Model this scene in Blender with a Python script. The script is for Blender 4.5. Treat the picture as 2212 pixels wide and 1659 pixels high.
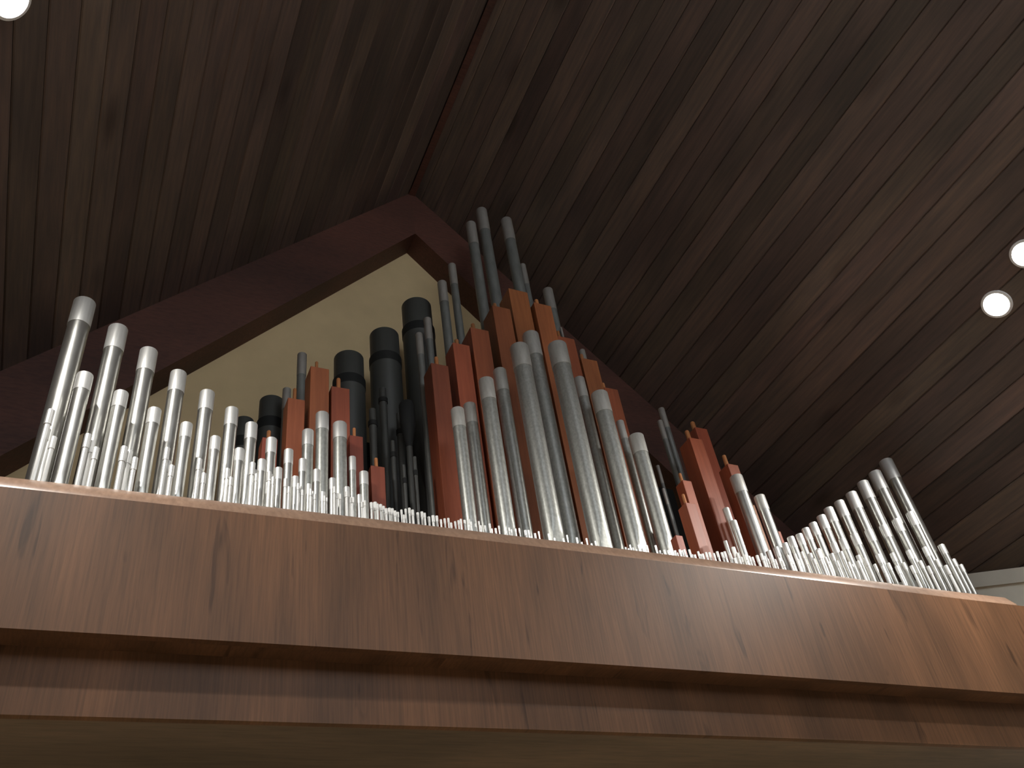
import bpy, bmesh, math, random
from mathutils import Matrix, Vector
random.seed(7)
for o in list(bpy.data.objects): bpy.data.objects.remove(o)
sc = bpy.context.scene
COL = sc.collection

# ------------------------------------------------------------------ camera
F = 1944.0; PX, PY = 1106.0, 829.5
RIGHT = Vector((0.90943533, -0.3957372, -0.12774761))
UP = Vector((-0.17393783, -0.64103616, 0.74754149))
FWD = Vector((0.37772081, 0.65762049, 0.6518146))
CAM = Vector((0, 0, 1.6))
cd = bpy.data.cameras.new('camera'); cam = bpy.data.objects.new('camera', cd); COL.objects.link(cam)
cd.sensor_fit = 'HORIZONTAL'; cd.sensor_width = 36; cd.lens = F/2212*36; cd.clip_start = 0.05
cam.matrix_world = Matrix(((RIGHT.x, UP.x, -FWD.x, CAM.x), (RIGHT.y, UP.y, -FWD.y, CAM.y), (RIGHT.z, UP.z, -FWD.z, CAM.z), (0, 0, 0, 1)))
sc.camera = cam

# ------------------------------------------------------------------ world, exposure
w = bpy.data.worlds.new('world'); sc.world = w; w.use_nodes = True
w.node_tree.nodes['Background'].inputs[0].default_value = (0.9, 0.95, 1.0, 1)
w.node_tree.nodes['Background'].inputs[1].default_value = 4.2
sc.view_settings.view_transform = 'Standard'; sc.view_settings.look = 'None'
sc.view_settings.gamma = 1; sc.view_settings.exposure = 0.3; sc.view_settings.use_curve_mapping = False
LAMP_W = 175.0

# ------------------------------------------------------------------ survey helpers: photo measurement -> place at a known depth
def ray(x, y): return FWD*F + RIGHT*(x-PX) - UP*(y-PY)
def at(x, y, Y):
    r = ray(x, y); return CAM + r*(Y/r.y)
def metres(px, p): return px*(p-CAM).dot(FWD)/F
VX, VY = 725.0, -1400.0
def down(x, y, L):
    dx, dy = x-VX, y-VY; n = math.hypot(dx, dy); return x+dx/n*L, y+dy/n*L

# ------------------------------------------------------------------ materials
def mat(name):
    m = bpy.data.materials.new(name); m.use_nodes = True
    nt = m.node_tree; return m, nt, nt.nodes['Principled BSDF']
def N(nt, t, **kw):
    n = nt.nodes.new(t)
    for k, v in kw.items(): setattr(n, k, v)
    return n
def ramp(nt, stops):
    r = N(nt, 'ShaderNodeValToRGB'); e = r.color_ramp.elements
    while len(e) < len(stops): e.new(0.5)
    for i, (p, c) in enumerate(stops): e[i].position = p; e[i].color = (*c, 1)
    return r
def wood(name, c0, c1, c2, scale, stretch, rough, rnd=0.0, knots=False, coat=0.0, streak=None, spec=.5):
    m, nt, b = mat(name); L = nt.links.new
    tc = N(nt, 'ShaderNodeTexCoord'); oi = N(nt, 'ShaderNodeObjectInfo')
    off = N(nt, 'ShaderNodeVectorMath', operation='SCALE'); off.inputs['Scale'].default_value = 37.0
    cmb = N(nt, 'ShaderNodeCombineXYZ')
    for i in range(3): L(oi.outputs['Random'], cmb.inputs[i])
    L(cmb.outputs[0], off.inputs[0])
    add = N(nt, 'ShaderNodeVectorMath', operation='ADD'); L(tc.outputs['Object'], add.inputs[0]); L(off.outputs[0], add.inputs[1])
    mp = N(nt, 'ShaderNodeMapping'); mp.inputs['Scale'].default_value = stretch; L(add.outputs[0], mp.inputs[0])
    n1 = N(nt, 'ShaderNodeTexNoise'); n1.inputs['Scale'].default_value = scale; n1.inputs['Detail'].default_value = 6; n1.inputs['Roughness'].default_value = .6
    L(mp.outputs[0], n1.inputs['Vector'])
    r = ramp(nt, [(0.32, c0), (0.5, c1), (0.7, c2)]); L(n1.outputs[0], r.inputs[0])
    last = r.outputs[0]
    n2 = N(nt, 'ShaderNodeTexNoise'); n2.inputs['Scale'].default_value = 1.6; n2.inputs['Detail'].default_value = 2
    mp2 = N(nt, 'ShaderNodeMapping'); mp2.inputs['Scale'].default_value = [max(.35, s*.12) for s in stretch]; L(add.outputs[0], mp2.inputs[0]); L(mp2.outputs[0], n2.inputs['Vector'])
    r2 = ramp(nt, [(0.3, (.62, .62, .62)), (0.7, (1.25, 1.2, 1.15))]); L(n2.outputs[0], r2.inputs[0])
    mx = N(nt, 'ShaderNodeMix', data_type='RGBA', blend_type='MULTIPLY'); mx.inputs[0].default_value = 1
    L(last, mx.inputs[6]); L(r2.outputs[0], mx.inputs[7]); last = mx.outputs[2]
    if streak:
        n3 = N(nt, 'ShaderNodeTexNoise'); n3.inputs['Scale'].default_value = 1.0; n3.inputs['Detail'].default_value = 3; n3.inputs['Distortion'].default_value = .6
        mp3 = N(nt, 'ShaderNodeMapping'); mp3.inputs['Scale'].default_value = streak; L(add.outputs[0], mp3.inputs[0]); L(mp3.outputs[0], n3.inputs['Vector'])
        r3 = ramp(nt, [(0.29, (.45, .45, .45)), (0.36, (1, 1, 1))]); L(n3.outputs[0], r3.inputs[0])
        m3 = N(nt, 'ShaderNodeMix', data_type='RGBA', blend_type='MULTIPLY'); m3.inputs[0].default_value = .8
        L(last, m3.inputs[6]); L(r3.outputs[0], m3.inputs[7]); last = m3.outputs[2]
    if knots:
        v = N(nt, 'ShaderNodeTexVoronoi'); v.inputs['Scale'].default_value = 1.0
        mp4 = N(nt, 'ShaderNodeMapping'); mp4.inputs['Scale'].default_value = (2.6, .9, 2.6); L(add.outputs[0], mp4.inputs[0]); L(mp4.outputs[0], v.inputs['Vector'])
        r4 = ramp(nt, [(0.05, (.45, .42, .42)), (0.2, (1, 1, 1))]); L(v.outputs['Distance'], r4.inputs[0])
        m4 = N(nt, 'ShaderNodeMix', data_type='RGBA', blend_type='MULTIPLY'); m4.inputs[0].default_value = .85
        L(last, m4.inputs[6]); L(r4.outputs[0], m4.inputs[7]); last = m4.outputs[2]
    if rnd:
        mr = N(nt, 'ShaderNodeMapRange'); mr.inputs[3].default_value = 1-rnd; mr.inputs[4].default_value = 1+rnd; L(oi.outputs['Random'], mr.inputs[0])
        hs = N(nt, 'ShaderNodeHueSaturation'); L(last, hs.inputs['Color']); L(mr.outputs[0], hs.inputs['Value'])
        mh = N(nt, 'ShaderNodeMapRange'); mh.inputs[3].default_value = .485; mh.inputs[4].default_value = .515
        fr = N(nt, 'ShaderNodeMath', operation='FRACT'); mu = N(nt, 'ShaderNodeMath', operation='MULTIPLY'); mu.inputs[1].default_value = 7.3
        L(oi.outputs['Random'], mu.inputs[0]); L(mu.outputs[0], fr.inputs[0]); L(fr.outputs[0], mh.inputs[0]); L(mh.outputs[0], hs.inputs['Hue'])
        last = hs.outputs[0]
    L(last, b.inputs['Base Color']); b.inputs['Roughness'].default_value = rough
    b.inputs['Specular IOR Level'].default_value = spec; b.inputs['Coat Weight'].default_value = coat; b.inputs['Coat Roughness'].default_value = .25
    bp = N(nt, 'ShaderNodeBump'); bp.inputs['Strength'].default_value = .08; bp.inputs['Distance'].default_value = .004
    L(n1.outputs[0], bp.inputs['Height']); L(bp.outputs[0], b.inputs['Normal'])
    return m
def metal(name, c, metallic, rough, mottle=.15, nscale=60, stretch=(1, 1, .25)):
    m, nt, b = mat(name); L = nt.links.new
    tc = N(nt, 'ShaderNodeTexCoord'); mp = N(nt, 'ShaderNodeMapping'); mp.inputs['Scale'].default_value = stretch; L(tc.outputs['Object'], mp.inputs[0])
    n1 = N(nt, 'ShaderNodeTexNoise'); n1.inputs['Scale'].default_value = nscale; n1.inputs['Detail'].default_value = 4; L(mp.outputs[0], n1.inputs['Vector'])
    lo = [v*(1-mottle) for v in c]; hi = [min(1, v*(1+mottle)) for v in c]
    r = ramp(nt, [(.3, lo), (.7, hi)]); L(n1.outputs[0], r.inputs[0]); L(r.outputs[0], b.inputs['Base Color'])
    b.inputs['Metallic'].default_value = metallic
    mr = N(nt, 'ShaderNodeMapRange'); mr.inputs[3].default_value = rough*.85; mr.inputs[4].default_value = rough*1.2; L(n1.outputs[0], mr.inputs[0]); L(mr.outputs[0], b.inputs['Roughness'])
    bp = N(nt, 'ShaderNodeBump'); bp.inputs['Strength'].default_value = .03; bp.inputs['Distance'].default_value = .001; L(n1.outputs[0], bp.inputs['Height']); L(bp.outputs[0], b.inputs['Normal'])
    return m
def plain(name, c, rough=.7, bump=.0, var=.06):
    m, nt, b = mat(name); L = nt.links.new
    tc = N(nt, 'ShaderNodeTexCoord'); n1 = N(nt, 'ShaderNodeTexNoise'); n1.inputs['Scale'].default_value = 3.5; n1.inputs['Detail'].default_value = 5; L(tc.outputs['Object'], n1.inputs['Vector'])
    r = ramp(nt, [(.3, [v*(1-var) for v in c]), (.7, [v*(1+var) for v in c])]); L(n1.outputs[0], r.inputs[0]); L(r.outputs[0], b.inputs['Base Color'])
    b.inputs['Roughness'].default_value = rough
    return m
M = {}
M['plank'] = wood('ceiling_plank_stain', (.100, .080, .073), (.134, .099, .086), (.175, .122, .098), 5, (7, .45, 7), .5, rnd=.2, knots=True)
M['beam'] = wood('dark_red_beam_stain', (.068, .026, .020), (.092, .036, .026), (.115, .045, .032), 6, (2, 8, 8), .6)
M['panel'] = wood('walnut_veneer', (.105, .054, .028), (.135, .067, .034), (.165, .082, .041), 7, (14, 2, .5), .5, streak=(13, 1, 1.9), spec=.28)
M['rail'] = wood('rail_veneer', (.24, .155, .11), (.30, .195, .14), (.36, .24, .17), 9, (5, 2, 2), .33, coat=.3)
M['soffit'] = wood('dark_soffit_board', (.115, .088, .066), (.15, .112, .082), (.18, .132, .096), 6, (.8, 8, 2), .55)
M['chest'] = wood('chest_wood', (.10, .05, .03), (.15, .08, .045), (.2, .11, .06), 6, (.8, 8, 2), .5)
M['owood'] = wood('orange_pipe_wood', (.29, .082, .036), (.34, .098, .043), (.39, .115, .050), 5, (9, 9, .5), .5, rnd=.12)
M['knob'] = wood('stopper_wood', (.48, .19, .07), (.55, .23, .09), (.60, .26, .11), 6, (5, 5, .6), .55)
M['tin'] = metal('polished_tin', (.57, .57, .54), .90, .30, .06, 45)
M['tin_sleeve'] = metal('brushed_sleeve', (.76, .76, .74), .66, .42, .06, 90, (1, 1, .05))
M['zinc'] = metal('mottled_zinc', (.46, .47, .44), .68, .35, .15, 75, (1, 1, .6))
M['zinc_sleeve'] = metal('zinc_sleeve', (.62, .61, .57), .55, .42, .08, 60)
M['dzinc'] = metal('dull_zinc', (.25, .26, .25), .5, .45, .15, 30)
M['dzinc_sleeve'] = metal('dull_sleeve', (.42, .40, .37), .5, .5, .1, 40)
M['black'] = metal('black_painted_metal', (.060, .062, .058), .1, .5, .12, 12)
M['blackband'] = metal('black_felt_band', (.008, .009, .009), 0, .8, .1, 20)
M['cream'] = plain('cream_plaster', (.64, .49, .28), .85)
M['white'] = plain('off_white_plaster', (.84, .81, .70), .85)
M['trimw'] = plain('pale_trim_paint', (.72, .69, .60), .6)
M['floor'] = plain('tan_carpet', (.45, .38, .30), .95)
M['ring'] = plain('white_enamel', (.85, .85, .85), .4, var=.01)
m, nt, b = mat('lamp_lens'); b.inputs['Base Color'].default_value = (1, 1, 1, 1)
b.inputs['Emission Color'].default_value = (1, .97, .92, 1); b.inputs['Emission Strength'].default_value = 30; M['lens'] = m

# ------------------------------------------------------------------ mesh helpers
def setp(o, label=None, cat=None, group=None, kind=None):
    if label: o['label'] = label
    if cat: o['category'] = cat
    if group: o['group'] = group
    if kind: o['kind'] = kind
    return o
def link(name, me, parent=None, loc=None):
    o = bpy.data.objects.new(name, me); COL.objects.link(o)
    if parent is not None: o.parent = parent
    if loc is not None: o.location = loc
    return o
def finish(bm, name, material, parent=None, loc=None, smooth=False, ang=35):
    bmesh.ops.recalc_face_normals(bm, faces=bm.faces[:])
    if smooth:
        for f_ in bm.faces: f_.smooth = True
        for e in bm.edges:
            if len(e.link_faces) == 2 and e.calc_face_angle(0) > math.radians(ang): e.smooth = False
    me = bpy.data.meshes.new(name); bm.to_mesh(me); bm.free(); me.materials.append(material)
    return link(name, me, parent, loc)
def box(bm, x0, x1, y0, y1, z0, z1, bev=0):
    v = [bm.verts.new((x, y, z)) for z in (z0, z1) for y in (y0, y1) for x in (x0, x1)]
    fs = [bm.faces.new([v[i] for i in q]) for q in ((0, 2, 3, 1), (4, 5, 7, 6), (0, 1, 5, 4), (2, 6, 7, 3), (0, 4, 6, 2), (1, 3, 7, 5))]
    if bev:
        es = {e for f_ in fs for e in f_.edges}
        bmesh.ops.bevel(bm, geom=list(es), offset=bev, segments=2, affect='EDGES', profile=.5)
def prism(bm, pts, axis, a0, a1):
    """pts: 2-D outline, extruded along axis ('x','y')"""
    def P(p, a): return (a, p[0], p[1]) if axis == 'x' else (p[0], a, p[1])
    A = [bm.verts.new(P(p, a0)) for p in pts]; B = [bm.verts.new(P(p, a1)) for p in pts]
    bm.faces.new(A); bm.faces.new(B[::-1]); n = len(pts)
    for i in range(n): bm.faces.new((A[i], A[(i+1) % n], B[(i+1) % n], B[i]))
def lathe(bm, prof, seg=24, cx=0, cy=0, flat=None, cap0=True, cap1=True):
    """prof [(r,z)]; flat(z)-> largest distance the front may reach (flattened mouth leaf)"""
    rings = []
    for r, z in prof:
        ring = []
        for i in range(seg):
            a = 2*math.pi*(i+.5)/seg; x, y = r*math.cos(a), r*math.sin(a)
            if flat:
                k = flat(z)
                if y < -k*r: y = -k*r
            ring.append(bm.verts.new((cx+x, cy+y, z)))
        rings.append(ring)
    for a, b_ in zip(rings, rings[1:]):
        for i in range(seg): bm.faces.new((a[i], a[(i+1) % seg], b_[(i+1) % seg], b_[i]))
    if cap0: bm.faces.new(rings[0][::-1])
    if cap1: bm.faces.new(rings[-1])
ORD = ['tallest'] + [s+' tallest' for s in ('second third fourth fifth sixth seventh eighth ninth tenth eleventh twelfth thirteenth fourteenth fifteenth sixteenth seventeenth eighteenth nineteenth twentieth').split()]
def rank(things, fmt, cat, group):
    """things: [(top z, object)] -> label by height order"""
    for i, (z, o) in enumerate(sorted(things, key=lambda t: -t[0])):
        setp(o, fmt.format(ORD[i] if i < len(ORD) else 'shortest'), cat, group)
    zs = sorted((t[0] for t in things), reverse=True)
    return [ORD[zs.index(t[0])] for t in things]

# ------------------------------------------------------------------ the room
RX, RZ, SL = 2.285, 1.6+7.88, 1.055        # ridge line, roof slope (rise over run)
YB, YW = 5.40, 5.67                        # front of gable beam, gable wall
def ceil_hit(x, y, side):
    r = ray(x, y); t = (RZ-CAM.z+SL*side*RX)/(r.z+SL*side*r.x); return CAM+r*t
wa_, wb_ = ceil_hit(2100, 1239, 1), ceil_hit(2212, 1225, 1)
wd = (wb_-wa_); wd.z = 0; wd.normalize()
def wallx(Y): return wa_.x+wd.x/wd.y*(Y-wa_.y)
YBACK, XL = -6.0, -2.9
XR = wallx(0.0)
bm = bmesh.new(); box(bm, XL-.1, XR+.3, YBACK-.1, YW+.1, -.1, 0); setp(finish(bm, 'floor', M['floor']), 'tan carpeted floor far below the organ loft', 'floor', kind='structure')
bm = bmesh.new(); prism(bm, [(XL, 0), (XR, 0), (XR, RZ-SL*(XR-RX)), (RX, RZ), (XL, RZ-SL*(RX-XL))], 'y', YW, YW+.1)
setp(finish(bm, 'wall_back', M['cream']), 'cream plaster gable wall behind the organ pipes', 'wall', kind='structure')
bm = bmesh.new(); box(bm, XL-.1, XR+.1, YBACK-.1, YBACK, 0, 5.4)  # unseen wall kept low: blocks low ambient light, lets it in above
setp(finish(bm, 'wall_light_baffle', M['white']), 'unseen low end wall added to stop low ambient light below an open gable', 'wall', kind='structure')
bm = bmesh.new(); box(bm, XL-.1, XL, YBACK, YW, 0, RZ-SL*(RX-XL)); setp(finish(bm, 'wall_left', M['white']), 'off-white side wall under the long roof slope', 'wall', kind='structure')
# splayed pale wall, follows the roof slope at its head
def splay(z0, up_, off, name, m_):
    bm = bmesh.new(); pts = []
    for Y in (YW, 0.0, YBACK):
        X = wallx(max(Y, 0.0)); pts.append((X+off, Y, RZ-SL*(X-RX)))
    for a, b_ in zip(pts, pts[1:]):
        vs = []
        for (X, Y, Z) in (a, b_):
            for dx in (0, .12):
                zt = Z-SL*dx+up_; zb = z0 if z0 is not None else Z-.13
                vs.append((bm.verts.new((X+dx, Y, zb)), bm.verts.new((X+dx, Y, zt))))
        q = [(vs[0], vs[2]), (vs[2], vs[3]), (vs[3], vs[1]), (vs[1], vs[0])]
        for s, t in q: bm.faces.new((s[0], t[0], t[1], s[1]))
        bm.faces.new([v[1] for v in (vs[0], vs[2], vs[3], vs[1])]); bm.faces.new([v[0] for v in (vs[0], vs[1], vs[3], vs[2])])
    return finish(bm, name, m_)
setp(splay(0, 0, 0, 'wall_right', M['white']), 'pale plaster wall beside the end of the loft parapet', 'wall', kind='structure')
setp(splay(None, -.002, -.025, 'trim_1', M['trimw']), 'pale moulding band along the head of the side wall', 'trim', kind='structure')

# ceiling: two slabs carrying planks laid along the hall
PW = 0.1885; TH = 0.02
plank_me = None
def plank_mesh():
    bm = bmesh.new(); hw = PW/2-.0015; c = .007
    prism(bm, [(-hw, TH), (hw, TH), (hw, c), (hw-c, 0), (-hw+c, 0), (-hw, c)], 'y', YBACK, YB+.02)
    bmesh.ops.recalc_face_normals(bm, faces=bm.faces[:]); me = bpy.data.meshes.new('plank'); bm.to_mesh(me); bm.free(); me.materials.append(M['plank']); return me
plank_me = plank_mesh()
ANG = math.atan(SL)
for side, xend in ((1, XR), (-1, XL)):
    S = abs(xend-RX)/math.cos(ANG)
    bm = bmesh.new()
    prism(bm, [(RX, RZ+.024), (xend, RZ-SL*abs(xend-RX)+.024), (xend, RZ-SL*abs(xend-RX)+.15), (RX, RZ+.15)], 'y', YBACK-.1, YW+.1)
    ce = setp(finish(bm, 'ceiling', M['plank']), 'dark stained plank ceiling slope with recessed lights' if side == 1 else 'dark stained plank ceiling slope above the cream gable', 'ceiling', kind='structure')
    k = 0
    while True:
        s = .892-5*PW+.5*PW+k*PW if side == 1 else (.06+.5*PW+k*PW)
        s = s if side == -1 else s+0.0
        if s > S-.05: break
        if s > .02:
            p = link('plank', plank_me, ce)
            p.location = (RX+side*s*math.cos(ANG), random.uniform(-.01, .01)*0, RZ-s*math.sin(ANG)+random.uniform(0, .0025))
            p.rotation_euler = (0, side*ANG, 0)
        k += 1
bm = bmesh.new(); prism(bm, [(RX-.034, RZ-.052), (RX+.034, RZ-.052), (RX+.034, RZ-.02), (RX, RZ+.03), (RX-.034, RZ-.02)], 'y', YBACK, YB)
setp(finish(bm, 'trim_2', M['beam']), 'dark ridge board along the peak of the ceiling', 'trim', kind='structure')

# gable beam: two rafters meeting at a plumb joint under the ridge
BL, BS = 1.6+7.2, 1.115
gb = setp(link('gable_beam', None, None, (RX, YB, 0)), 'dark red wooden rafter beam framing the cream gable', 'beam', kind='structure')
for side, xend in ((-1, XL), (1, wallx(YB))):
    d_ = abs(xend-RX)
    pts = [(0, RZ), (side*d_, RZ-SL*d_), (side*d_, BL-BS*d_), (0, BL)]
    bm = bmesh.new(); prism(bm, pts, 'y', 0, YW-YB); finish(bm, 'rafter', M['beam'], gb)

# ------------------------------------------------------------------ recessed lights
def downlight(p, side, label, watts=LAMP_W, tilt=.45, spread=142):
    t = setp(link('recessed_light', None, None, p), label, 'light', 'recessed lights in the plank ceiling')
    t.rotation_euler = (0, side*ANG, 0)
    bm = bmesh.new(); lathe(bm, [(.083, -.002), (.088, -.014), (.104, -.012), (.108, .004), (.083, .004)], 40, cap0=False, cap1=False); finish(bm, 'trim_ring', M['ring'], t, smooth=True)
    bm = bmesh.new(); lathe(bm, [(.010, -.010), (.045, -.009), (.070, -.006), (.081, -.001)], 40); finish(bm, 'lens', M['lens'], t, smooth=True)
    ld = bpy.data.lights.new('lamp', 'SPOT'); ld.energy = watts; ld.color = (1, .96, .90); ld.spot_size = math.radians(spread); ld.spot_blend = 1.0; ld.shadow_soft_size = .06
    lo = bpy.data.objects.new('lamp', ld); COL.objects.link(lo)
    lo.location = Vector(p)+Vector((-side*math.sin(ANG), 0, -math.cos(ANG)))*.09
    lo.rotation_euler = Vector((-side*tilt, .15, -1)).to_track_quat('-Z', 'Y').to_euler()
    return t
pa, pb, pc = ceil_hit(2153, 657, 1), ceil_hit(2216, 548, 1), ceil_hit(22, 0, -1)
downlight(pa, 1, 'glowing round recessed light nearer the organ of the pair on sloping planks')
downlight(pb, 1, 'glowing round recessed light farther from the organ of the pair on sloping planks')
downlight(pc, -1, 'glaring round recessed light above the tallest tin pipes', spread=128)
for side, X, Y in ((1, pb.x, 1.0), (-1, pc.x, 1.1)):
    downlight((X, Y, RZ-SL*abs(X-RX)), side, 'round recessed light farther back along the ceiling')

# ------------------------------------------------------------------ organ loft front
YF, YR = 3.60, 3.75
ZT = CAM.z+.668*YF                     # top of fascia
ZR_ = CAM.z+.682*(YF+.065)              # top of rail
ZS = CAM.z+.493*YF                     # underside of fascia
ZB = CAM.z+.4015*YR                    # underside of lower board
XE = at(2199, 1309, YF).x
loft = setp(link('organ_loft_front', None, None, (RX, YF, ZB)), 'brown veneered loft parapet running below the organ pipes', 'parapet')
def bow(x): return -.028*max(0, 1-((x-2.1)/2.9)**2)
def bowed(name, outline, x0, x1, m_, n=40):
    bm = bmesh.new(); rows = []
    for i in range(n+1):
        x = x0+(x1-x0)*i/n; rows.append([bm.verts.new((x-RX, y+bow(x)-YF, z-ZB)) for y, z in outline])
    for a, b_ in zip(rows, rows[1:]):
        for j in range(len(outline)): bm.faces.new((a[j], a[(j+1) % len(outline)], b_[(j+1) % len(outline)], b_[j]))
    bm.faces.new(rows[0]); bm.faces.new(rows[-1][::-1])
    return finish(bm, name, m_, loft, smooth=True, ang=30)
X0, X1 = XL+.02, wallx(YF+.1)-.06
bowed('fascia_panel', [(YF, ZS), (YF, ZT), (YF+.04, ZT), (YF+.04, ZS)], X0, X1, M['panel'])
bowed('top_rail', [(YF+.002, ZT), (YF+.004, ZT+.012), (YF+.058, ZR_-.006), (YF+.066, ZR_), (YF+.095, ZR_), (YF+.095, ZT)], X0, XE, M['rail'])
bowed('upper_soffit', [(YF+.04, ZS+.003), (YF+.04, ZS+.03), (YR, ZS+.03), (YR, ZS+.003)], X0, X1, M['panel'])
bowed('lower_board', [(YR, ZB), (YR, ZS+.03), (YR+.04, ZS+.03), (YR+.04, ZB)], X0, X1, M['panel'])
bowed('bottom_soffit', [(YR+.04, ZB+.004), (YR+.04, ZB+.03), (YW-.06, ZB+.03), (YW-.06, ZB+.004)], X0, X1-.45, M['soffit'])
ZC = 3.95
bm = bmesh.new(); box(bm, -1.0, wallx(5.3)-.3, 3.73, 5.62, ZS+.05, ZC, 0)
setp(finish(bm, 'wind_chest', M['chest']), 'wooden wind chest carrying the organ pipes behind the parapet', 'wind chest')
sa, sb = at(792, 955, 5.33), at(1462, 1085, 5.33)
bm = bmesh.new(); box(bm, sa.x, sb.x, 5.33, 5.60, ZC, sa.z, .004)
setp(finish(bm, 'dark_filler_box', M['blackband']), 'low black box added to fill the dark area behind the pipes', 'cabinet')  # plain black filler, added where the dark behind the pipes is unreadable
def zvis(Y): return CAM.z+.682*Y       # lowest height the rail lets one see at depth Y

# ------------------------------------------------------------------ pipes
FOOT = []
def round_pipe(name, x, y, wpx, sl, Y, mb, ms, seg=28, leaf=1.0, body_k=.955, z0=ZC):
    """metal flue pipe: conical foot, body with flattened mouth leaf, tuning sleeve"""
    p = at(x, y, Y); r = metres(wpx, p)/2; p = at(x, y, Y-r); top = p.z
    q = down(x, y, sl); zs = at(q[0], q[1], Y-r).z
    X = at(x, y, Y).x*.5+p.x*.5
    t = link(name, None, None, (X, Y, z0)); FOOT.append((X, Y, r, r, name))
    rb = r*body_k; zm = max(z0+.08, zvis(Y)+(leaf-4.2)*rb); ap = zm+4.2*rb
    fl = None; za = []
    if leaf:
        def fl(z):
            if z >= ap: return 1.0
            if z <= zm: return .70
            return .70+.30*((z-zm)/(ap-zm))
        za = [zm+(ap-zm)*i/7 for i in range(8)]
    bm = bmesh.new(); zf = zm-.03-z0
    lathe(bm, [(rb*.22, 0), (rb*.98, max(.05, zf))], seg); finish(bm, 'foot', mb, t, smooth=True)
    prof = [(rb, max(.05, zf)+.002)]+[(rb, z-z0) for z in za if z < top-.05]+[(rb, (zs+top)/2-z0)]
    bm = bmesh.new(); lathe(bm, prof, seg, flat=(lambda z: fl(z+z0)) if fl else None); finish(bm, 'body', mb, t, smooth=True, ang=25)
    bm = bmesh.new(); lathe(bm, [(rb*1.001, zs-z0+.001), (r, zs-z0), (r, top-z0-.002), (r*.985, top-z0), (r*.90, top-z0), (r*.90, (zs+top)/2-z0+.003)], seg, cap0=False, cap1=True); finish(bm, 'tuning_sleeve', ms, t, smooth=True)
    return top, t
def tiny_pipe(x, y, wpx, Y, label, group, mb, seg=10):
    p = at(x, y, Y); r = metres(wpx, p)/2; top = at(x, y, Y-r).z
    bm = bmesh.new(); rb = r*.82; H = top-ZC; hs = min(.35*H, r*5)
    lathe(bm, [(rb*.3, 0), (rb, .05), (rb, H-hs), (r, H-hs+.001), (r, H-.001), (r*.8, H)], seg)
    o = finish(bm, 'mixture_pipe', mb, None, (p.x, Y, ZC), smooth=True); FOOT.append((p.x, Y, r, r, 'mixture_pipe'))
    return setp(o, label, 'organ pipe', group)

# rows of polished tin pipes over the bright end of the parapet
P1 = [(186, 640, 45, 52), (258, 698, 40, 50), (324, 748, 37, 47), (388, 797, 34, 43), (450, 840, 31, 40), (503, 877, 28, 37), (545, 910, 26, 34),
      (588, 943, 23, 32), (625, 968, 20, 31), (655, 989, 17, 28), (685, 1012, 16, 27), (719, 1031, 15, 24), (750, 1050, 13, 22), (777, 1067, 11, 19)]
P2 = [(186, 801, 34, 36), (264, 841, 30, 34), (336, 878, 28, 33), (405, 910, 25, 31), (467, 940, 22, 29), (519, 966, 21, 27), (567, 990, 18, 26), (603, 1008, 16, 25), (639, 1027, 14, 24), (668, 1044, 13, 22), (698, 1061, 11, 20)]
P3 = [(667, 925, 25, 33), (698, 887, 28, 36), (736, 908, 30, 34), (762, 984, 16, 30), (787, 1016, 20, 28)]
def row(specs, Y, mb, ms, name='tin_pipe', **kw):
    return [round_pipe(name, *s, Y(i) if callable(Y) else Y, mb, ms, **kw) for i, s in enumerate(specs)]
P1O = rank(row(P1, 4.06, M['tin'], M['tin_sleeve']), '{} polished tin pipe of the tall row before the cream gable wall', 'organ pipe', 'tall tin row before the gable')
rank(row(P2, 3.90, M['tin'], M['tin_sleeve']), '{} polished tin pipe of the short front row before the cream gable wall', 'organ pipe', 'short tin row before the gable')
rank(row(P3, lambda i: 4.24, M['zinc'], M['tin_sleeve'], 'grey_pipe'), '{} grey metal pipe standing before the small orange wooden pipes', 'organ pipe', 'grey pipes before small wooden pipes')

# rows of tin pipes at the far end, beside the pale side wall
Q1 = [(1915, 987, 29, 46), (1891, 1013, 27, 43), (1865, 1035, 25, 41), (1840, 1059, 24, 39), (1814, 1078, 22, 37), (1791, 1093, 21, 34), (1775, 1110, 20, 32), (1757, 1126, 18, 30), (1741, 1138, 17, 28), (1727, 1151, 16, 26), (1709, 1157, 16, 26), (1696, 1171, 14, 24), (1677, 1180, 12, 22), (1661, 1188, 12, 20)]
Q2 = [(1967, 1103, 19, 32), (1937, 1118, 19, 30), (1909, 1131, 18, 29), (1877, 1141, 17, 28), (1846, 1150, 17, 27), (1820, 1161, 16, 26), (1801, 1170, 15, 25), (1768, 1184, 13, 22)]
Q3 = [(1998, 1180, 12, 22), (1963, 1187, 12, 21), (1928, 1193, 11, 20), (1897, 1196, 11, 20), (1854, 1198, 10, 18), (1817, 1190, 10, 18), (1797, 1194, 9, 17), (1750, 1194, 10, 17), (2024, 1207, 10, 18), (1988, 1210, 10, 18), (1952, 1214, 9, 16), (1919, 1215, 9, 16)]
Q4 = [(2034, 1174, 15, 22), (2060, 1206, 11, 18), (2076, 1218, 10, 17)]
Q1O = rank(row(Q1, 4.06, M['tin'], M['tin_sleeve']), '{} tin pipe of the tall row climbing toward the pale side wall', 'organ pipe', 'tall tin row by the side wall')
rank(row(Q2, 3.93, M['tin'], M['tin_sleeve']), '{} tin pipe of the middle row climbing toward the pale side wall', 'organ pipe', 'middle tin row by the side wall')
rank(row(Q3, lambda i: 3.84, M['tin'], M['tin_sleeve'], seg=18), '{} slim tin pipe of the low front row by the pale side wall', 'organ pipe', 'low tin row by the side wall')
rank(row(Q4, 3.96, M['tin'], M['tin_sleeve'], seg=18), '{} of three last tin pipes beyond the rows, next to the pale wall', 'organ pipe', 'last three tin pipes')

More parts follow.
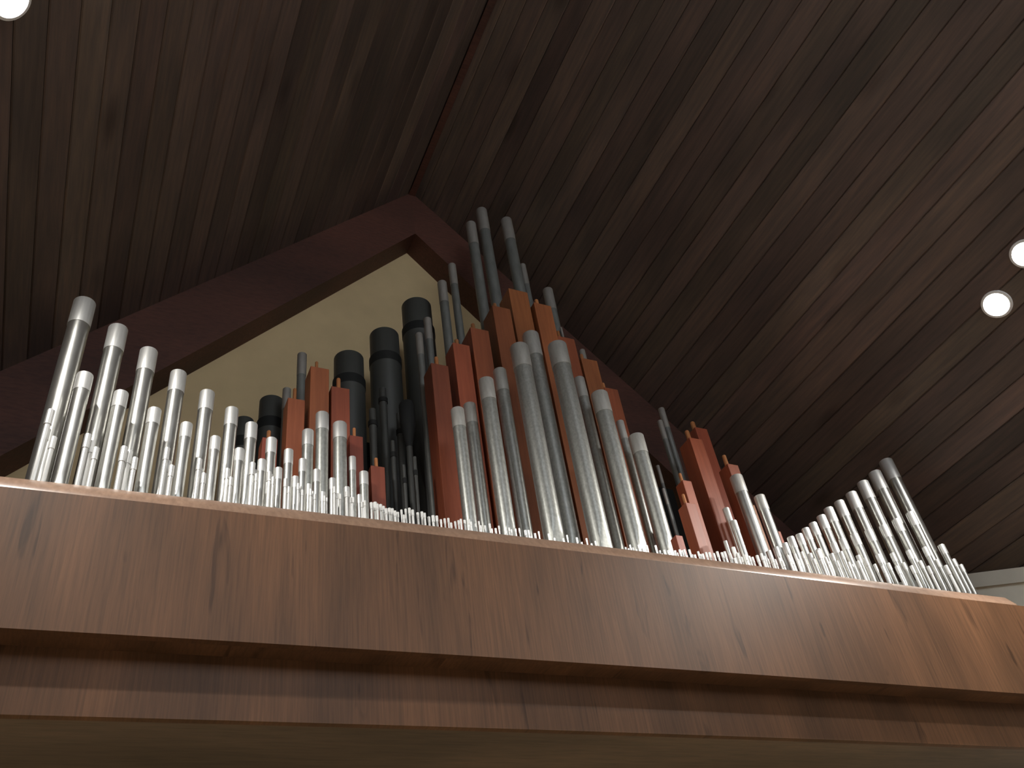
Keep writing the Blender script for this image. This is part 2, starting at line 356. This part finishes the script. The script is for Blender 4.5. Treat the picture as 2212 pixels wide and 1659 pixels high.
# fat grey pipes in the middle
C1 = [(990, 877, 29, 40), (1052, 812, 33, 45), (1124, 737, 40, 48), (1206, 733, 41, 48), (1297, 840, 37, 44), (1376, 933, 34, 40)]
C2 = [(1016, 867, 27, 42), (1081, 792, 29, 47), (1148, 712, 36, 50), (1252, 811, 24, 43), (1340, 906, 17, 40)]
C1O = rank(row(C1, 4.16, M['zinc'], M['zinc_sleeve'], 'grey_pipe', leaf=2.6), '{} fat mottled grey pipe of the front row before orange wooden pipes', 'organ pipe', 'fat grey pipes in front')
rank(row(C2, 4.34, M['zinc'], M['zinc_sleeve'], 'grey_pipe'), '{} grey pipe tucked behind the row of fat mottled grey pipes', 'organ pipe', 'grey pipes behind the fat row')
C3 = [(1592, 1022, 28, 38), (1642, 1066, 24, 33), (1569, 1095, 15, 28), (1585, 1122, 16, 24), (1567, 1167, 9, 16)]
C3Y = [4.19, 4.17, 4.00, 3.90, 3.92]
rank(row(C3, lambda i: C3Y[i], M['tin'], M['zinc_sleeve'], 'grey_pipe'), '{} shiny grey pipe between the tall orange wooden pair and tin rows', 'organ pipe', 'shiny grey pipes by the wooden pair')

# thin tall pipes at the back
T = [(956, 604, 20, 44, 4.80), (977, 567, 17, 44, 4.86), (1018, 476, 22, 46, 4.78), (1041, 446, 24, 46, 4.86), (1095, 467, 24, 46, 4.82), (1129, 568, 15, 44, 4.90), (1184, 619, 22, 46, 4.88), (924, 684, 17, 46, 4.84), (906, 717, 16, 46, 4.72),
     (654, 760, 20, 46, 4.90), (621, 836, 18, 44, 4.90), (1429, 879, 14, 44, 4.86), (1426, 906, 12, 42, 4.76), (1421, 1004, 8, 40, 4.70), (1433, 1054, 7, 36, 4.62), (1258, 753, 13, 40, 4.84), (1212, 706, 5, 30, 4.80)]
rank([round_pipe('slender_pipe', x, y, w_, s_, Y, M['dzinc'], M['dzinc_sleeve'], 20, 0) for x, y, w_, s_, Y in T], '{} slender dull grey pipe in the back rank behind wooden pipes', 'organ pipe', 'slender pipes at the back')

# big black banded pipes against the gable wall
B = [(901, 638, 68, 52), (832, 703, 67, 52), (756, 753, 68, 50), (590, 851, 56, 46), (530, 897, 44, 42)]
bl = []
for x, y, wpx, sl in B:
    Y = 5.13; p = at(x, y, Y); r = metres(wpx, p)/2; top = at(x, y, Y-r).z; q = down(x, y, sl); zb = at(q[0], q[1], Y-r).z
    X = at(x, y, Y-r*.3).x
    t = link('black_pipe', None, None, (X, Y, ZC)); FOOT.append((X, Y, r, r, 'black_pipe')); r *= .97
    bm = bmesh.new(); lathe(bm, [(r*.25, 0), (r, .3), (r, zb-ZC-.10), (r*1.02, zb-ZC-.09)], 36); finish(bm, 'body', M['black'], t, smooth=True)
    bm = bmesh.new(); lathe(bm, [(r*1.02, zb-ZC-.09), (r*1.035, zb-ZC-.085), (r*1.035, zb-ZC), (r*.9, zb-ZC+.004)], 36); finish(bm, 'collar', M['blackband'], t, smooth=True)
    bm = bmesh.new(); lathe(bm, [(r*.95, zb-ZC-.01), (r*.95, top-ZC-.003), (r*.94, top-ZC), (r*.88, top-ZC), (r*.88, zb-ZC+.05)], 36); finish(bm, 'cap', M['black'], t, smooth=True)
    bl.append((top, t))
rank(bl, '{} fat black pipe with collar against the cream gable wall', 'organ pipe', 'fat black pipes at the gable')
# small black reed pipes
R = [(826, 835, 17, 26, 4.78), (804, 880, 17, 31, 4.70), (872, 1003, 8, 34, 4.40), (895, 985, 9, 35, 4.46), (848, 950, 11, 30, 4.62), (862, 890, 15, 40, 4.86)]
rl = []
for x, y, wpx, sl, Y in R:
    p = at(x, y, Y); r = metres(wpx, p)/2; top = at(x, y, Y-r).z; q = down(x, y, sl); zb = at(q[0], q[1], Y-r).z
    t = link('reed_pipe', None, None, (p.x, Y, ZC)); FOOT.append((p.x, Y, r, r, 'reed_pipe'))
    bm = bmesh.new(); lathe(bm, [(r*.35, 0), (r*.5, .2), (r, zb-ZC-.02)], 18); finish(bm, 'body', M['black'], t, smooth=True)
    bm = bmesh.new(); lathe(bm, [(r, zb-ZC-.02), (r*1.18, zb-ZC-.018), (r*1.18, zb-ZC+.02), (r*.9, zb-ZC+.022)], 18); finish(bm, 'collar', M['blackband'], t, smooth=True)
    bm = bmesh.new(); lathe(bm, [(r*.9, zb-ZC+.02), (r*.9, top-ZC), (r*.8, top-ZC), (r*.8, top-ZC-.05)], 18); finish(bm, 'cap', M['black'], t, smooth=True)
    rl.append((top, t))
rank(rl, '{} small black reed pipe standing between fat black and wooden pipes', 'organ pipe', 'small black reed pipes')
# hooded black resonator
p = at(878, 872, 4.66); t = link('hooded_pipe', None, None, (p.x, 4.66, ZC)); r = metres(34, p)/2; zt = p.z-ZC; zn = at(874, 965, 4.66).z-ZC
bm = bmesh.new(); lathe(bm, [(r*.2, 0), (r*.34, .2), (r*.4, zn)], 20); finish(bm, 'stem', M['black'], t, smooth=True)
bm = bmesh.new(); lathe(bm, [(r*.4, zn), (r, zn+(zt-zn)*.55), (r, zt-.02), (r*.85, zt)], 20); finish(bm, 'hood', M['blackband'], t, smooth=True); FOOT.append((p.x, 4.66, r, r, 'hooded_pipe'))
setp(t, 'black funnel-hooded pipe among the small black reed pipes', 'organ pipe')

# orange wooden pipes: (top-left x,y, top-right x,y, knob x,y, knob width, depth)
def wooden(specs, fmt, group):
    L_ = []
    for x0, y0, x1, y1, kx, ky, kw, Y in specs:
        a, b_ = at(x0, y0, Y), at(x1, y1, Y); W = b_.x-a.x; top = (a.z+b_.z)/2; D = min(.20, W*1.2)
        X = (a.x+b_.x)/2; t = link('wooden_pipe', None, None, (X, Y, ZC)); H = top-ZC; FOOT.append((X, Y+D/2, W/2, D/2, 'wooden_pipe'))
        bm = bmesh.new(); lathe(bm, [(W*.12, 0), (W*.28, .14)], 16, 0, D/2); finish(bm, 'foot', M['owood'], t, smooth=True)
        bm = bmesh.new(); hw = W/2; th = .012
        box(bm, -hw, hw, 0, D, .14, H, .003); finish(bm, 'body', M['owood'], t)
        if kx:
            kY = Y+D*.45; k = at(kx, ky, kY); kr = metres(kw, k)/2; kX = max(-hw+kr, min(hw-kr, k.x-X))
            kz = max(k.z-ZC, H+.02)
            bm = bmesh.new(); lathe(bm, [(kr, H-.001), (kr, kz-kr*.5), (kr*.75, kz-kr*.1), (kr*.3, kz)], 14, kX, D*.45); finish(bm, 'stopper_knob', M['knob'], t, smooth=True)
        L_.append((top, t))
    rank(L_, fmt, 'organ pipe', group)
wooden([(622, 860, 659, 863, 637, 840, 8, 4.50), (671, 792, 711, 796, 684, 782, 7, 4.50), (716, 836, 755, 838, 731, 818, 9, 4.50), (755, 941, 784, 942, 765, 925, 7, 4.36), (801, 1006, 831, 1008, 812, 990, 8, 4.36), (567, 946, 600, 947, 581, 931, 9, 4.50)],
       '{} orange wooden pipe of the small group between tin and black pipes', 'small wooden pipes')
wooden([(931, 785, 968, 789, 942, 772, 9, 4.46), (978, 740, 1014, 746, 986, 734, 9, 4.52), (1016, 708, 1055, 713, 1021, 700, 9, 4.52), (1063, 659, 1102, 668, 1068, 656, 8, 4.52), (1098, 623, 1139, 631, 0, 0, 0, 4.56), (1153, 653, 1190, 661, 1158, 648, 9, 4.54),
        (1205, 727, 1240, 731, 1205, 716, 7, 4.54), (1255, 774, 1289, 778, 1255, 766, 8, 4.54), (1305, 837, 1334, 841, 1302, 828, 7, 4.54)],
       '{} red-orange wooden pipe behind the fat mottled grey pipes', 'wooden pipes behind the fat grey pipes')
wooden([(1501, 922, 1527, 927, 1495, 912, 10, 4.62), (1489, 945, 1517, 949, 1483, 931, 10, 4.40), (1571, 1001, 1594, 1005, 1563, 984, 9, 4.30), (1474, 1037, 1493, 1039, 1468, 1023, 7, 4.24), (1481, 1086, 1502, 1087, 1475, 1068, 7, 4.06), (1459, 1156, 1474, 1157, 0, 0, 0, 4.00), (1624, 1090, 1630, 1091, 0, 0, 0, 4.34), (1680, 1147, 1686, 1148, 0, 0, 0, 4.30), (1372, 1015, 1377, 1016, 0, 0, 0, 4.62)],
       '{} orange wooden pipe of the group before the dark ceiling planks', 'wooden pipes before the dark ceiling')

# tiny bright mixture pipes along the parapet
g1 = [(112, 882, 16), (105, 924, 12), (118, 941, 13), (192, 935, 15), (201, 950, 13), (209, 964, 13), (270, 962, 16), (281, 971, 14), (293, 986, 13), (362, 965, 13), (364, 993, 13), (372, 1003, 12), (432, 989, 12), (434, 1010, 12), (441, 1020, 11),
      (492, 1010, 11), (494, 1018, 10), (499, 1029, 9), (546, 997, 13), (551, 1013, 10), (554, 1022, 8), (582, 1017, 10), (586, 1023, 9), (590, 1029, 8), (617, 1032, 9), (620, 1040, 8), (624, 1050, 7), (644, 1043, 7), (648, 1049, 7), (653, 1057, 6),
      (671, 1055, 7), (675, 1060, 6), (680, 1066, 6), (701, 1070, 6), (706, 1074, 5), (722, 1050, 7), (728, 1064, 6), (735, 1066, 6), (749, 1060, 6), (757, 1073, 6), (763, 1073, 6), (782, 1083, 6), (788, 1080, 6)]
g2 = [(802, 1084, 7), (810, 1083, 9), (815, 1087, 6), (822, 1088, 7), (828, 1092, 7), (834, 1097, 6), (841, 1096, 7), (847, 1097, 7), (853, 1102, 6), (859, 1105, 6), (867, 1100, 5), (872, 1111, 5), (876, 1098, 5), (884, 1096, 6), (891, 1100, 6), (902, 1106, 6), (911, 1104, 6), (917, 1107, 5),
      (926, 1115, 6), (935, 1112, 7), (943, 1113, 6), (952, 1121, 5), (960, 1119, 5), (968, 1118, 5), (974, 1128, 5)]
g3 = [(983, 1125, 5), (990, 1123, 5), (995, 1120, 5), (1003, 1122, 5), (1012, 1121, 5), (1017, 1126, 4), (1027, 1130, 4), (1034, 1125, 4), (1038, 1134, 4), (1047, 1134, 4), (1057, 1130, 5), (1062, 1141, 4), (1070, 1140, 5), (1077, 1135, 4), (1093, 1145, 4), (1099, 1139, 4), (1104, 1143, 4), (1113, 1141, 4), (1121, 1140, 4),
      (1134, 1144, 6), (1141, 1144, 5), (1146, 1158, 4), (1155, 1151, 5), (1163, 1147, 4), (1184, 1152, 4), (1197, 1161, 4), (1216, 1162, 4), (1224, 1155, 4), (1245, 1160, 5), (1256, 1170, 4), (1266, 1162, 4), (1277, 1173, 4), (1285, 1168, 4),
      (1351, 1181, 5), (1357, 1184, 4), (1360, 1176, 4), (1366, 1182, 5), (1374, 1186, 4), (1378, 1176, 4), (1387, 1184, 5), (1396, 1177, 5), (1415, 1177, 5), (1424, 1188, 5), (1429, 1195, 4), (1434, 1187, 5), (1442, 1188, 5), (1448, 1193, 4)]
g4 = [(1457, 1188, 6), (1462, 1193, 5), (1467, 1186, 5), (1472, 1188, 5), (1477, 1186, 5), (1482, 1198, 5), (1488, 1186, 5), (1494, 1197, 5), (1500, 1197, 5), (1507, 1190, 5), (1512, 1196, 5), (1517, 1195, 5), (1524, 1192, 5), (1531, 1192, 6), (1541, 1194, 5), (1548, 1190, 6), (1558, 1192, 6), (1564, 1190, 6),
      (1576, 1194, 6), (1582, 1180, 10), (1586, 1204, 6), (1592, 1193, 6), (1600, 1202, 6), (1609, 1197, 6), (1617, 1200, 6), (1624, 1202, 6), (1634, 1198, 7), (1643, 1194, 7)]
g5 = [(1650, 1200, 6), (1657, 1206, 6), (1666, 1202, 6), (1673, 1207, 6), (1682, 1204, 6), (1689, 1210, 6), (1701, 1198, 7), (1707, 1206, 6), (1716, 1195, 7), (1723, 1207, 6), (1731, 1190, 7), (1738, 1206, 6), (1757, 1206, 6), (1765, 1188, 8), (1772, 1206, 6), (1782, 1202, 7), (1790, 1212, 6), (1807, 1210, 6), (1832, 1213, 7), (1840, 1218, 6), (1852, 1210, 7), (1867, 1203, 8), (1888, 1217, 7), (1905, 1221, 7), (1935, 1221, 8), (1967, 1220, 8), (2003, 1221, 8), (2041, 1219, 9)]
def base_px(sp): return sp[0]+(sp[0]-VX)/(sp[1]-VY)*(1150-sp[1])
def behind(specs, ords, x, y):
    xb = x+(x-VX)/(y-VY)*(1150-y); i = min(range(len(specs)), key=lambda k: abs(base_px(specs[k])-xb)); return ords[i]
n = 0
for gi, c in enumerate([3]*11+[2, 3, 3, 2]):
    part = sorted(g1[n:n+c], key=lambda t: t[1])
    for k, (x, y, wpx) in enumerate(part):
        who = ('tallest', 'middle', 'shortest')[k] if c == 3 else ('taller', 'shorter')[k]
        num = 'three' if c == 3 else 'two'
        tail = '{} gable tall-row pipe'.format(P1O[gi]) if gi < 11 else ('twelfth', 'thirteenth', 'fourteenth', 'very last')[gi-11]+' gable tin pipes'
        tiny_pipe(x, y, wpx, (3.765, 3.79, 3.75)[(n+k) % 3], '{} of {} tiny tin pipes before the {}'.format(who, num, tail), 'tiny pipes before the gable tin rows', M['tin_sleeve'])
    n += c
for g, lab, grp, sp, od in (([t for t in g2 if t[0] < 836], 'tiny gleaming tin pipe below the shortest small orange wooden pipe', 'tiny pipes below the small wooden pipe', None, None),
                    ([t for t in g2 if 836 <= t[0] < 930], 'tiny gleaming tin pipe at the rail before the small black pipes', 'tiny pipes before the black pipes', None, None),
                    ([t for t in g2 if t[0] >= 930], 'tiny gleaming tin pipe below the wooden pipe standing next to black pipes', 'tiny pipes below the wooden pipe by the black ones', None, None),
                    (g3, 'tiny gleaming tin pipe at the rail before the {} fat grey pipe', 'tiny pipes before the {} fat grey pipe', C1, C1O),
                    ([t for t in g4 if t[0] < 1505], 'tiny gleaming tin pipe at the rail below the short orange wooden pipes', 'tiny pipes below the short wooden pipes', None, None),
                    ([t for t in g4 if 1505 <= t[0] < 1570], 'tiny gleaming tin pipe at the rail below the tall orange wooden pair', 'tiny pipes below the tall wooden pair', None, None),
                    ([t for t in g4 if t[0] >= 1570], 'tiny gleaming tin pipe before the shiny grey pipes beside the wooden pair', 'tiny pipes before the shiny grey pipes', None, None),
                    (g5, 'tiny tin pipe before the {} pipe of the tin row by the side wall', 'tiny pipes before the {} side wall pipe', Q1, Q1O)):
    for i, (x, y, wpx) in enumerate(g):
        o_ = behind(sp, od, x, y) if sp else ''
        tiny_pipe(x, y, wpx, (3.765, 3.79, 3.75)[i % 3], lab.format(o_), grp.format(o_), M['tin_sleeve'])
